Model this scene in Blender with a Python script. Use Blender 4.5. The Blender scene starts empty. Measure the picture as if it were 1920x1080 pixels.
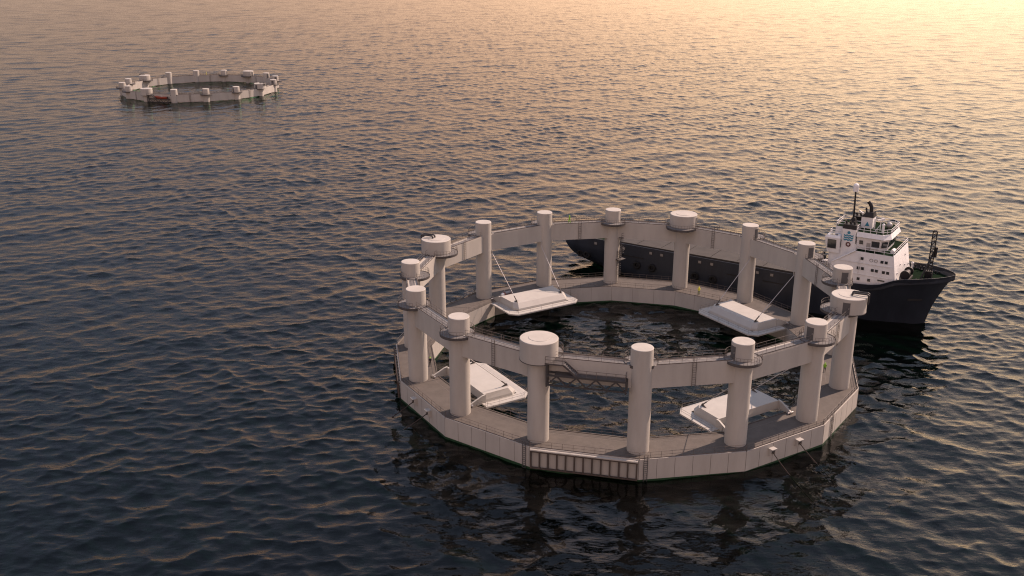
import bpy, math, random
import numpy as np
from mathutils import Vector, Matrix
random.seed(7)
R = math.radians
C = bpy.context.scene
col = C.collection

# ------------------------------------------------------------------ camera
CAM_H = 80.92
cd = bpy.data.cameras.new("camera")
cd.sensor_width = 36.0
cd.lens = 36.0 * 1863.97 / 1920.0
cd.clip_start = 1.0
cd.clip_end = 60000.0
cam = bpy.data.objects.new("camera", cd)
col.objects.link(cam)
cam.location = (0, 0, CAM_H)
cam.rotation_euler = (R(90 - 19.203), 0, 0)
C.camera = cam
C.cycles.use_denoising = True
C.cycles.denoiser = 'OPENIMAGEDENOISE'
C.cycles.denoising_input_passes = 'RGB_ALBEDO_NORMAL'
C.cycles.denoising_prefilter = 'NONE'
C.cycles.filter_width = 1.15
C.cycles.sample_clamp_direct = 3.0
C.cycles.sample_clamp_indirect = 4.0
C.cycles.transparent_max_bounces = 16
C.view_settings.view_transform = 'Standard'
C.view_settings.look = 'None'
C.view_settings.exposure = 0.5
C.view_settings.gamma = 1.0
C.view_settings.use_curve_mapping = False

# ------------------------------------------------------------------ sky
SUN_AZ = R(32.0)      # measured from +x towards +y
SUN_EL = R(41.0)
world = bpy.data.worlds.new("World")
C.world = world
world.use_nodes = True
wn, wl = world.node_tree.nodes, world.node_tree.links
wn.clear()
def wnode(t, **k):
    n = wn.new(t)
    for a, b in k.items(): setattr(n, a, b)
    return n
def wmath(op, a, b=None, clamp=False):
    n = wnode('ShaderNodeMath', operation=op, use_clamp=clamp)
    for i, v in enumerate((a, b)):
        if v is None: continue
        if isinstance(v, (int, float)): n.inputs[i].default_value = v
        else: wl.new(v, n.inputs[i])
    return n.outputs[0]
wout = wnode('ShaderNodeOutputWorld')
tc = wnode('ShaderNodeTexCoord')
sep = wnode('ShaderNodeSeparateXYZ')
wl.new(tc.outputs['Generated'], sep.inputs[0])
# slow cloud bands shift the height of the colour bands a little
mp = wnode('ShaderNodeMapping'); mp.inputs['Scale'].default_value = (1.6, 1.6, 7.0)
wl.new(tc.outputs['Generated'], mp.inputs[0])
nz = wnode('ShaderNodeTexNoise'); nz.inputs['Scale'].default_value = 1.7; nz.inputs['Detail'].default_value = 4
wl.new(mp.outputs[0], nz.inputs['Vector'])
off = wmath('MULTIPLY', wmath('SUBTRACT', nz.outputs[0], 0.5), 0.16)
zz = wmath('ADD', sep.outputs['Z'], off)
ramp = wnode('ShaderNodeValToRGB')
ramp.color_ramp.interpolation = 'EASE'
els = ramp.color_ramp.elements
SKY = [(0.0, (.70, .485, .365)), (0.08, (.68, .46, .34)), (0.16, (.57, .40, .325)), (0.25, (.40, .39, .43)), (0.34, (.37, .435, .61)), (1.0, (.345, .415, .615))]
els[0].position, els[0].color = SKY[0][0], (*SKY[0][1], 1)
els[1].position, els[1].color = SKY[-1][0], (*SKY[-1][1], 1)
for p, c in SKY[1:-1]:
    e = els.new(p); e.color = (*c, 1)
wl.new(zz, ramp.inputs[0])
def glow(az, el, power, colour, strength):
    g = Vector((math.cos(el) * math.sin(az), math.cos(el) * math.cos(az), math.sin(el)))
    d = wnode('ShaderNodeVectorMath', operation='DOT_PRODUCT')
    wl.new(tc.outputs['Generated'], d.inputs[0]); d.inputs[1].default_value = g
    p = wmath('POWER', wmath('MAXIMUM', d.outputs['Value'], 0.0), power)
    m = wnode('ShaderNodeVectorMath', operation='SCALE')
    m.inputs[0].default_value = colour
    wl.new(wmath('MULTIPLY', p, strength), m.inputs['Scale'])
    return m.outputs[0]
def vadd(a, b):
    n = wnode('ShaderNodeVectorMath', operation='ADD')
    wl.new(a, n.inputs[0]); wl.new(b, n.inputs[1]); return n.outputs[0]
nish = wnode('ShaderNodeTexSky', sky_type='NISHITA', sun_disc=False)
nish.sun_elevation = SUN_EL
nish.sun_rotation = R(90) - SUN_AZ
ns = wnode('ShaderNodeVectorMath', operation='SCALE'); wl.new(nish.outputs[0], ns.inputs[0]); ns.inputs['Scale'].default_value = 0.006
tot = vadd(ramp.outputs[0], ns.outputs[0])
tot = vadd(tot, glow(R(4), R(5), 20.0, (1.0, .52, .25), .72))
tot = vadd(tot, glow(R(20), R(6), 22.0, (1.0, .64, .33), .76))
tot = vadd(tot, glow(R(17), R(5), 40.0, (1.0, .82, .50), .24))
tot = vadd(tot, glow(R(37), R(8), 20.0, (1.0, .70, .40), 1.5))
tot = vadd(tot, glow(R(40), R(40), 5.0, (.80, .92, 1.05), .22))
tot = vadd(tot, glow(R(186), R(14), 2.2, (1.0, .50, .26), .62))
bg = wnode('ShaderNodeBackground'); bg.inputs['Strength'].default_value = 0.71
wl.new(tot, bg.inputs['Color']); wl.new(bg.outputs[0], wout.inputs['Surface'])

# ------------------------------------------------------------------ sun
sl = bpy.data.lights.new("sun", 'SUN')
sl.energy = 5.0
sl.angle = R(0.6)
sl.color = (1.0, .73, .60)
so = bpy.data.objects.new("sun", sl); col.objects.link(so)
sv = Vector((math.cos(SUN_EL) * math.cos(SUN_AZ), math.cos(SUN_EL) * math.sin(SUN_AZ), math.sin(SUN_EL)))
so.rotation_euler = sv.to_track_quat('Z', 'Y').to_euler()
so.location = (200, 300, 300)

# ------------------------------------------------------------------ materials
def mat(name, rgb, rough=.6, metal=0.0, noise=None, spec=.3, bump=0.0):
    m = bpy.data.materials.new(name); m.use_nodes = True
    nt = m.node_tree; b = nt.nodes['Principled BSDF']
    b.inputs['Base Color'].default_value = (*rgb, 1)
    b.inputs['Roughness'].default_value = rough
    b.inputs['Metallic'].default_value = metal
    b.inputs['Specular IOR Level'].default_value = spec
    if noise:
        amt, sc = noise
        t = nt.nodes.new('ShaderNodeTexCoord')
        mp = nt.nodes.new('ShaderNodeMapping'); mp.inputs['Scale'].default_value = (1, 1, .22)
        n1 = nt.nodes.new('ShaderNodeTexNoise'); n1.inputs['Scale'].default_value = sc; n1.inputs['Detail'].default_value = 6; n1.inputs['Roughness'].default_value = .65
        nt.links.new(t.outputs['Object'], mp.inputs[0]); nt.links.new(mp.outputs[0], n1.inputs['Vector'])
        rp = nt.nodes.new('ShaderNodeValToRGB')
        rp.color_ramp.elements[0].position = .28; rp.color_ramp.elements[1].position = .62
        rp.color_ramp.elements[0].color = (*[c * (1 - amt) for c in rgb], 1)
        rp.color_ramp.elements[1].color = (*[min(1, c * (1 + amt * .25)) for c in rgb], 1)
        nt.links.new(n1.outputs[0], rp.inputs[0])
        nt.links.new(rp.outputs[0], b.inputs['Base Color'])
        if bump:
            n2 = nt.nodes.new('ShaderNodeTexNoise'); n2.inputs['Scale'].default_value = sc * 5
            nt.links.new(t.outputs['Object'], n2.inputs['Vector'])
            bp = nt.nodes.new('ShaderNodeBump'); bp.inputs['Strength'].default_value = bump; bp.inputs['Distance'].default_value = .05
            nt.links.new(n2.outputs[0], bp.inputs['Height']); nt.links.new(bp.outputs[0], b.inputs['Normal'])
    return m
M = dict(
    white=mat('pen_paint', (.39, .365, .322), .62, noise=(.14, .35), bump=.15),
    deck=mat('deck_paint', (.095, .082, .07), .8, noise=(.22, .5), bump=.25),
    green=mat('antifouling_paint', (.016, .052, .02), .55, noise=(.5, 1.2)),
    seam=mat('plate_seam', (.15, .135, .12), .8),
    dark=mat('dark_steel', (.075, .068, .064), .6, noise=(.3, 1.0)),
    grate=mat('grating', (.15, .142, .135), .85, noise=(.25, 2.5)),
    rail=mat('railing_steel', (.11, .092, .08), .6),
    door=mat('grey_door', (.085, .082, .08), .55),
    rod=mat('galvanised_steel', (.45, .43, .42), .45, .3),
    hood=mat('hood_paint', (.385, .37, .335), .6, noise=(.08, .5)),
    brown=mat('fender_timber', (.075, .058, .047), .75, noise=(.4, 2)),
    pipe=mat('black_pipe', (.035, .033, .033), .45),
    navy=mat('navy_hull_paint', (.019, .0235, .033), .42, noise=(.35, .3)),
    swhite=mat('ship_white_paint', (.66, .65, .635), .5, noise=(.12, .6)),
    sgreen=mat('green_deck_paint', (.007, .017, .008), 1.0, noise=(.4, .8), spec=.03),
    black=mat('black_paint', (.012, .012, .013), .5),
    glass=mat('dark_glass', (.02, .024, .028), .08, spec=.8),
    cyan=mat('cyan_paint', (.035, .19, .28), .5),
    hatch=mat('hatch_paint', (.042, .038, .035), .75, noise=(.3, .4)),
    rubber=mat('tyre_rubber', (.008, .008, .008), .85),
    buoy=mat('lifebuoy_plastic', (.10, .03, .028), .5),
    orange=mat('orange_hull', (.24, .04, .015), .45),
    grey=mat('grey_metal', (.30, .29, .28), .5, .3),
    hivis=mat('hivis_fabric', (.22, .48, .03), .8),
    yellow=mat('hivis_yellow_fabric', (.70, .68, .06), .8),
    trouser=mat('dark_fabric', (.02, .022, .025), .85),
    olive=mat('olive_fabric', (.16, .2, .05), .85),
    skin=mat('skin', (.48, .29, .21), .6),
    helmet=mat('white_helmet', (.75, .74, .7), .35),
    water_tint=mat('pale_water_tint', (.22, .45, .24), .7, noise=(.4, 1.0)),  # green tint of the seawater put into the colour
    truss=mat('grey_truss_steel', (.05, .047, .045), .7),
    marker=mat('marker_plate', (.20, .19, .18), .7),
    rope=mat('tarred_rope', (.05, .042, .037), .95, spec=0.0),
    red=mat('red_equipment', (.35, .13, .10), .6),
)

# ------------------------------------------------------------------ mesh builder
class MB:
    def __init__(s): s.v = []; s.f = []; s.m = []; s.s = []; s.mats = []
    def mi(s, m):
        m = M[m] if isinstance(m, str) else m
        if m not in s.mats: s.mats.append(m)
        return s.mats.index(m)
    def add(s, vs, fs, m, smooth=False):
        b = len(s.v); k = s.mi(m)
        s.v += [tuple(p) for p in vs]
        for f in fs:
            s.f.append([b + i for i in f]); s.m.append(k); s.s.append(smooth)
    def quad(s, a, b, c, d, m): s.add([a, b, c, d], [(0, 1, 2, 3)], m)
    def hexa(s, lo, hi, m):
        """lo, hi: matching counter-clockwise rings"""
        n = len(lo)
        s.add(list(lo) + list(hi), [tuple(range(n))[::-1], tuple(range(n, 2 * n))] + [(i, (i + 1) % n, n + (i + 1) % n, n + i) for i in range(n)], m)
    def prism(s, pts, z0, z1, m): s.hexa([(x, y, z0) for x, y in pts], [(x, y, z1) for x, y in pts], m)
    def box(s, c, size, m, ax=None):
        X, Y, Z = ax or ((1, 0, 0), (0, 1, 0), (0, 0, 1))
        X, Y, Z = Vector(X), Vector(Y), Vector(Z); c = Vector(c); a, b, d = [q / 2 for q in size]
        lo = [c + X * (i * a) + Y * (j * b) - Z * d for i, j in ((-1, -1), (1, -1), (1, 1), (-1, 1))]
        s.hexa(lo, [p + Z * (2 * d) for p in lo], m)
    def beam(s, p, q, w, h, m, up=(0, 0, 1)):
        p, q = Vector(p), Vector(q); X = q - p; L = X.length
        if L < 1e-6: return
        X.normalize(); up = Vector(up)
        if abs(X.dot(up)) > .98: up = Vector((1, 0, 0))
        Y = up.cross(X).normalized(); Z = X.cross(Y)
        s.box((p + q) / 2, (L, w, h), m, (X, Y, Z))
    def tube(s, p, q, r, m, n=6, r2=None, caps=True):
        p, q = Vector(p), Vector(q); X = (q - p)
        if X.length < 1e-6: return
        X.normalize(); u = Vector((0, 0, 1)) if abs(X.z) < .9 else Vector((1, 0, 0))
        A = X.cross(u).normalized(); B = X.cross(A); r2 = r if r2 is None else r2
        cs = [A * math.cos(2 * math.pi * i / n) + B * math.sin(2 * math.pi * i / n) for i in range(n)]
        lo = [p + d * r for d in cs]; hi = [q + d * r2 for d in cs]
        s.add(lo + hi, [(i, n + i, n + (i + 1) % n, (i + 1) % n) for i in range(n)], m, n > 6)
        if caps:
            s.add(lo, [tuple(range(n))], m); s.add(hi, [tuple(range(n))[::-1]], m)
    def pline(s, pts, r, m, n=6):
        for a, b in zip(pts[:-1], pts[1:]): s.tube(a, b, r, m, n)
    def cyl(s, c, z0, z1, r, m, n=48, bev=0.0, top=None):
        x, y = c
        cs = [(math.cos(2 * math.pi * i / n), math.sin(2 * math.pi * i / n)) for i in range(n)]
        rings = [(z0, r), (z1 - bev, r)] + ([(z1, r - bev)] if bev else [])
        vs = [(x + a * rr, y + b * rr, z) for z, rr in rings for a, b in cs]
        fs = [(k * n + i, k * n + (i + 1) % n, (k + 1) * n + (i + 1) % n, (k + 1) * n + i) for k in range(len(rings) - 1) for i in range(n)]
        s.add(vs, fs[:n], m, True)
        if bev: s.add(vs, fs[n:], m, False)
        rt = r - bev
        s.add([(x + a * rt, y + b * rt, z1) for a, b in cs], [tuple(range(n))], top or m)
        s.add([(x + a * r, y + b * r, z0) for a, b in cs], [tuple(range(n))[::-1]], m)
    def sphere(s, c, r, m, n=14, k=8, sz=1.0):
        vs = []; fs = []
        for j in range(k + 1):
            t = math.pi * j / k
            for i in range(n):
                a = 2 * math.pi * i / n
                vs.append((c[0] + r * math.sin(t) * math.cos(a), c[1] + r * math.sin(t) * math.sin(a), c[2] - r * sz * math.cos(t)))
        for j in range(k):
            for i in range(n):
                fs.append((j * n + i, j * n + (i + 1) % n, (j + 1) * n + (i + 1) % n, (j + 1) * n + i))
        s.add(vs, fs, m, True)
    def torus(s, c, R_, r, m, X, Y, n=20, k=8):
        X, Y, c = Vector(X), Vector(Y), Vector(c); Z = X.cross(Y)
        vs = []; fs = []
        for i in range(n):
            a = 2 * math.pi * i / n; d = X * math.cos(a) + Y * math.sin(a)
            for j in range(k):
                b = 2 * math.pi * j / k
                vs.append(c + d * (R_ + r * math.cos(b)) + Z * (r * math.sin(b)))
        for i in range(n):
            for j in range(k):
                fs.append((i * k + j, ((i + 1) % n) * k + j, ((i + 1) % n) * k + (j + 1) % k, i * k + (j + 1) % k))
        s.add(vs, fs, m, True)
    def railing(s, pts, h=1.1, step=1.7, r=.035, m='rail', toe=True, closed=False):
        pts = [Vector(p) for p in pts]
        if closed: pts = pts + [pts[0]]
        for a, b in zip(pts[:-1], pts[1:]):
            L = (b - a).length
            for z in (h, h * .52):
                s.tube(a + Vector((0, 0, z)), b + Vector((0, 0, z)), r, m, 5, caps=False)
            if toe: s.beam(a + Vector((0, 0, .07)), b + Vector((0, 0, .07)), .05, .14, m)
            k = max(1, round(L / step))
            for i in range(k):
                p = a.lerp(b, i / k); s.tube(p, p + Vector((0, 0, h)), r, m, 5, caps=False)
        s.tube(pts[-1], pts[-1] + Vector((0, 0, h)), r, m, 5, caps=False)
    def ladder(s, p, q, side, w=.55, step=.33, r=.04, m='rail'):
        p, q, side = Vector(p), Vector(q), Vector(side).normalized()
        for t in (-.5, .5): s.tube(p + side * (w * t), q + side * (w * t), r, m, 5)
        k = int((q - p).length / step)
        for i in range(1, k):
            c = p.lerp(q, i / k); s.tube(c - side * w / 2, c + side * w / 2, r * .7, m, 4, caps=False)
    def build(s, name, parent=None, label=None):
        me = bpy.data.meshes.new(name)
        me.from_pydata(s.v, [], s.f)
        for m in s.mats: me.materials.append(m)
        me.polygons.foreach_set('material_index', s.m)
        me.polygons.foreach_set('use_smooth', s.s)
        me.update()
        o = bpy.data.objects.new(name, me); col.objects.link(o)
        if parent: o.parent = parent
        if label: o['label'] = label
        return o
def tag(o, label, cat, group=None, kind=None):
    if label: o['label'] = label
    if cat: o['category'] = cat
    if group: o['group'] = group
    if kind: o['kind'] = kind
    return o
def empty(name, loc, rz=0):
    o = bpy.data.objects.new(name, None); col.objects.link(o)
    o.location = loc; o.rotation_euler = (0, 0, rz); o.empty_display_size = 2
    return o

# ------------------------------------------------------------------ sea
def build_sea():
    xs = [0.0]
    while xs[-1] < 9000:
        x = xs[-1]
        xs.append(x + ((.28 + max(0, x - 110) * .005) if x < 950 else (x - 930) * .25))
    xs = np.array([-q for q in xs[:0:-1]] + xs) + 20.0
    ys = [95.0]
    while ys[-1] < 25000:
        y = ys[-1]
        ys.append(y + ((.3 + max(0, y - 200) * .0022) if y < 1700 else (y - 1675) * .25))
    y0 = []; y = 95.0; d = 1.0
    while y > -3000:
        y -= d; d *= 1.3; y0.append(y)
    ys = np.array(y0[::-1] + ys)
    f4 = np.float32
    X, Y = np.meshgrid(xs.astype(f4), ys.astype(f4))
    dX = np.gradient(xs).astype(f4)[None, :]; dY = np.gradient(ys).astype(f4)[:, None]
    rng = np.random.default_rng(11)
    Z = np.zeros_like(X); HX = np.zeros_like(X); HY = np.zeros_like(X)
    N = 160
    lam = np.exp(np.linspace(math.log(.72), math.log(17.0), N)) * rng.uniform(.96, 1.04, N)
    gust = 1 + f4(.30) * np.sin(X * f4(.043) + 1.7 * np.sin(Y * f4(.019) + X * f4(.007))) * np.sin(Y * f4(.031) + 1.5 * np.sin(X * f4(.017))) + f4(.22) * np.sin(X * f4(.011) - Y * f4(.027) + 1.2 * np.sin(X * f4(.023)))
    lam = np.concatenate([lam, rng.uniform(18, 42, 14)])
    for l in lam:
        # two crossing trains of chop, both running roughly towards the viewer
        main = R(-90) + (R(30) if rng.random() < .55 else R(-34))
        th = main + rng.normal(0, .30 if l > 5 else .55)
        slope = SEA_SLOPE * (min(1.0, (l / 2.6) ** .22) if l < 4.3 else (4.3 / l) ** .75 if l < 18 else .38)
        amp = slope * l / (2 * math.pi) * rng.uniform(.6, 1.4)
        ct, st = math.cos(th), math.sin(th)
        kx, ky = 2 * math.pi / l * ct, 2 * math.pi / l * st
        w = np.clip((l / (abs(ct) * dX + abs(st) * dY) - 2.6) / 2.4, 0, 1).astype(f4)
        cols = np.nonzero(w.max(0) > 0)[0]; rows = np.nonzero(w.max(1) > 0)[0]
        if not len(cols) or not len(rows): continue
        q = (slice(rows[0], rows[-1] + 1), slice(cols[0], cols[-1] + 1))
        ph = X[q] * f4(kx) + Y[q] * f4(ky) + f4(rng.uniform(0, 6.283))
        wa = w[q] * f4(amp)
        if l < 5: wa = wa * gust[q]
        Z[q] += wa * np.sin(ph)
        c = wa * np.cos(ph) * f4(2.1)
        HX[q] += c * f4(ct); HY[q] += c * f4(st)
    near_ = (np.abs(X) < 3000) & (Y < 6000) & (Y > 60)
    Z *= near_; HX *= near_; HY *= near_
    co = np.stack([X + HX, Y + HY, Z], -1).reshape(-1, 3).astype(np.float32)
    ny, nx = X.shape
    i = (np.arange(ny - 1)[:, None] * nx + np.arange(nx - 1)[None, :]).reshape(-1)
    q = np.stack([i, i + 1, i + nx + 1, i + nx], -1).astype(np.int32)
    me = bpy.data.meshes.new('sea')
    me.vertices.add(len(co)); me.vertices.foreach_set('co', co.ravel())
    me.loops.add(q.size); me.loops.foreach_set('vertex_index', q.ravel())
    me.polygons.add(len(q))
    me.polygons.foreach_set('loop_start', np.arange(0, q.size, 4, dtype=np.int32))
    me.polygons.foreach_set('use_smooth', np.ones(len(q), dtype=bool))
    me.update(calc_edges=True); me.validate()
    o = bpy.data.objects.new('water', me); col.objects.link(o)
    m = bpy.data.materials.new('sea_water'); m.use_nodes = True
    nt = m.node_tree; nt.nodes.clear()
    out = nt.nodes.new('ShaderNodeOutputMaterial')
    fr = nt.nodes.new('ShaderNodeFresnel'); fr.inputs['IOR'].default_value = 1.333
    gl = nt.nodes.new('ShaderNodeBsdfGlossy'); gl.inputs['Roughness'].default_value = .008
    tr = nt.nodes.new('ShaderNodeBsdfTransparent'); tr.inputs['Color'].default_value = SEA_TINT
    mx = nt.nodes.new('ShaderNodeMixShader')
    nt.links.new(fr.outputs[0], mx.inputs[0]); nt.links.new(tr.outputs[0], mx.inputs[1]); nt.links.new(gl.outputs[0], mx.inputs[2])
    nt.links.new(mx.outputs[0], out.inputs['Surface'])
    t = nt.nodes.new('ShaderNodeTexCoord')
    def noise(scale, stretch, det, rough=.6):
        mp = nt.nodes.new('ShaderNodeMapping'); mp.inputs['Scale'].default_value = (*stretch, 1)
        mp.inputs['Rotation'].default_value = (0, 0, R(12))
        n = nt.nodes.new('ShaderNodeTexNoise'); n.inputs['Scale'].default_value = scale
        n.inputs['Detail'].default_value = det; n.inputs['Roughness'].default_value = rough
        n.inputs['Distortion'].default_value = .4
        nt.links.new(t.outputs['Object'], mp.inputs[0]); nt.links.new(mp.outputs[0], n.inputs['Vector'])
        return n.outputs[0]
    def bump(h, dist, prev=None):
        bp = nt.nodes.new('ShaderNodeBump'); bp.inputs['Strength'].default_value = 1.0; bp.inputs['Distance'].default_value = dist
        nt.links.new(h, bp.inputs['Height'])
        if prev: nt.links.new(prev, bp.inputs['Normal'])
        return bp.outputs[0]
    n1 = bump(noise(.5, (.6, 1.0), 1.0), SEA_B1)
    n2 = bump(noise(1.7, (.55, 1.0), 2.0, .55), SEA_B2, n1)
    nt.links.new(n2, gl.inputs['Normal']); nt.links.new(n2, fr.inputs['Normal'])
    me.materials.append(m)
    tag(o, 'dark rippled open sea with warm low light on it', 'sea', kind='structure')
SEA_SLOPE = .0182
SEA_B1 = .08
SEA_B2 = .055
SEA_TINT = (.29, .56, .36, 1)
build_sea()
fm = bpy.data.meshes.new('seabed'); e = 26000
fm.from_pydata([(-e, -e, -45), (e, -e, -45), (e, e, -45), (-e, e, -45)], [], [(0, 1, 2, 3)])
fm.materials.append(mat('deep_water', (.004, .008, .011), 1.0, spec=0.0))
fo = bpy.data.objects.new('seabed', fm); col.objects.link(fo); fo['kind'] = 'structure'

# ------------------------------------------------------------------ fish pens
PC = Vector((21.985, 184.360, 3.80))     # ring centre, at the height of the lower deck
PH = R(155.076)
def A(k): return PH - 2 * math.pi * k / 16
def P(k, r, z): return Vector((r * math.cos(A(k)), r * math.sin(A(k)), z))
def frame(k): 
    a = A(k); return Vector((math.cos(a), math.sin(a), 0)), Vector((math.sin(a), -math.cos(a), 0))
def L(k, rad, tan, z):
    er, et = frame(k); return er * rad + et * tan + Vector((0, 0, z))
RC = 42.0; RO = 45.5; RI = 38.2; WL = -3.8
ZB0, ZB1, ZT = 11.2, 14.9, 17.85
RCOL = 1.78
BIG = (0, 4, 8, 12); THIN = (1, 2, 5, 6, 11)
upper_parts = []; ring_index = {}
def pen_column(root, k):
    er, et = frame(k); c = er * RC
    mb = MB()
    if k in THIN: mb.cyl((c.x, c.y), -.02, ZT, RCOL, 'white', 56, .07)
    else: mb.cyl((c.x, c.y), -.02, ZB1 + .02, RCOL, 'white', 56)
    o = mb.build('column', root)
    upper_parts.append(o)
    rc = RCOL
    if k not in THIN:
        rc = 3.1 if k in BIG else RCOL + .03
        cp = MB(); zc = ZB1 - .5 if k == 12 else ZB1 + .1
        cp.cyl((c.x, c.y), zc, ZT, rc, 'white', 72, .08)
        if k in BIG:
            cp.cyl((c.x - er.x * .1, c.y - er.y * .1), ZT - .02, ZT + .05, 1.75, 'white', 48, .03)
            cp.cyl((c.x, c.y), zc - .12, zc, rc + .06, 'dark', 72)
        cap = cp.build('tower_cap', o)
        if k in (0, 8):
            for t in (-.45, .45):
                pb = MB(); q = c + et * t
                pts = [q + er * .5 + Vector((0, 0, ZT)), q + er * .5 + Vector((0, 0, ZT + .38)), q + er * .72 + Vector((0, 0, ZT + .55)), q + er * 3.0 + Vector((0, 0, ZT + .55)), q + er * 3.28 + Vector((0, 0, ZT + .38)), q + er * 3.28 + Vector((0, 0, ZT - 1.2))]
                pb.pline(pts, .17, 'pipe', 8)
                for p in pts[1:-1]: pb.sphere(p, .17, 'pipe', 8, 6)
                pb.build('vent_pipe', o)
    # platform round the tower
    if k in BIG: pr, sh = 3.5, -1.25
    elif k == 11: pr, sh = 2.7, -1.25
    elif k in THIN: pr, sh = 2.7, 1.25
    elif k in (3, 7, 15): pr, sh = 2.9, -.85
    else: pr, sh = 3.0, .35
    pcn = c + er * sh
    pl = MB(); pl.cyl((pcn.x, pcn.y), ZB1 - .3, ZB1 + .06, pr, 'grate', 56)
    for i in range(40):
        a0, a1 = 2 * math.pi * i / 40, 2 * math.pi * (i + 1) / 40
        f = lambda a, r, z: (pcn.x + r * math.cos(a), pcn.y + r * math.sin(a), z)
        pl.quad(f(a0, pr + .02, ZB1 - .32), f(a1, pr + .02, ZB1 - .32), f(a1, pr + .02, ZB1 + .16), f(a0, pr + .02, ZB1 + .16), 'dark')
    pl.build('platform', o)
    runs = []; run = []
    for i in range(33):
        a = 2 * math.pi * i / 32
        p = Vector((pcn.x + (pr - .1) * math.cos(a), pcn.y + (pr - .1) * math.sin(a), ZB1 + .06))
        d = (p - Vector((c.x, c.y, p.z))).length
        ang = p - Vector((c.x, c.y, p.z))
        tang = abs(ang.normalized().dot(et)) if d > 1e-3 else 0
        if d > rc + .15 and not (tang > .93): run.append(p)
        else:
            if len(run) > 1: runs.append(run)
            run = []
    if len(run) > 1:
        if runs and (runs[0][0] - run[-1]).length < .05: runs[0] = run + runs[0][1:]
        else: runs.append(run)
    for run in runs:
        rl = MB(); rl.railing(run, 1.1, 1.4, .026, toe=False); rl.build('platform_railing', o)
    # door facing the next tower
    if k in (3, 4, 5, 6, 7, 8, 9, 10):
        db = MB(); h = .62 / rc; a0 = math.atan2(et.y, et.x)
        n = 6
        for i in range(n):
            b0, b1 = a0 - h + 2 * h * i / n, a0 - h + 2 * h * (i + 1) / n
            for (ri, m_, z0, z1, e) in ((rc + .05, 'door', ZB1 + .2, ZB1 + 2.35, 0),):
                g = lambda b, r, z: (c.x + r * math.cos(b), c.y + r * math.sin(b), z)
                lo = [g(b0, rc - .05, z0), g(b1, rc - .05, z0), g(b1, ri, z0), g(b0, ri, z0)]
                hi = [(x, y, z1) for x, y, z in lo]
                db.hexa([lo[3], lo[2], lo[1], lo[0]], [hi[3], hi[2], hi[1], hi[0]], m_)
        a1 = a0 + h * .7
        hp = Vector((c.x + (rc + .1) * math.cos(a1), c.y + (rc + .1) * math.sin(a1), ZB1 + 1.2))
        db.tube(hp, hp + Vector((0, 0, .25)), .035, 'rod', 6)
        db.build('door', o)
    return o
def pen_beam(root, k):
    ro, ri = RC + 1.1, RC - 1.1
    mb = MB()
    q = [P(k, ro, 0), P(k + 1, ro, 0), P(k + 1, ri, 0), P(k, ri, 0)]
    lo = [(p.x, p.y, ZB0) for p in q]; hi = [(p.x, p.y, ZB1) for p in q]
    mb.hexa(lo[::-1], hi[::-1], 'white')
    er, et = frame(k + .5); cm = math.cos(math.pi / 16); hl = RC * math.sin(math.pi / 16)
    o = mb.build('ring_beam', root); upper_parts.append(o); ring_index[o.name] = k
    # walkway on top: kerbs, grating
    w = MB()
    a, b = -hl + RCOL, hl - RCOL
    for r0, m_, wd, z in ((RC * cm, 'grate', 1.0, .05),):
        w.box(L(k + .5, r0, 0, ZB1 + z / 2 + .003), (b - a, wd, z), m_, (et, er, Vector((0, 0, 1))))
    for sg in (-1, 1):
        w.box(L(k + .5, RC * cm + sg * .98, 0, ZB1 + .09), (b - a, .14, .18), 'white', (et, er, Vector((0, 0, 1))))
    w.build('walkway', o)
    for sg in (-1, 1):
        rl = MB()
        rl.railing([L(k + .5, RC * cm + sg * 1.0, a + .4, ZB1 + .18), L(k + .5, RC * cm + sg * 1.0, b - .4, ZB1 + .18)], 1.05, 1.9, .026, toe=True)
        rl.build('walkway_railing', o)
    if k % 2 == 0:
        for sg in (-1, 1):
            ld = MB(); rr = RC * cm + sg * (1.1 + .16)
            ld.ladder(L(k + .5, rr, 0, ZB0 - .15), L(k + .5, rr, 0, ZB1 + 1.1), et, .6, .4, .045, 'rail')
            ld.build('ladder', o)
    return o
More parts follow.
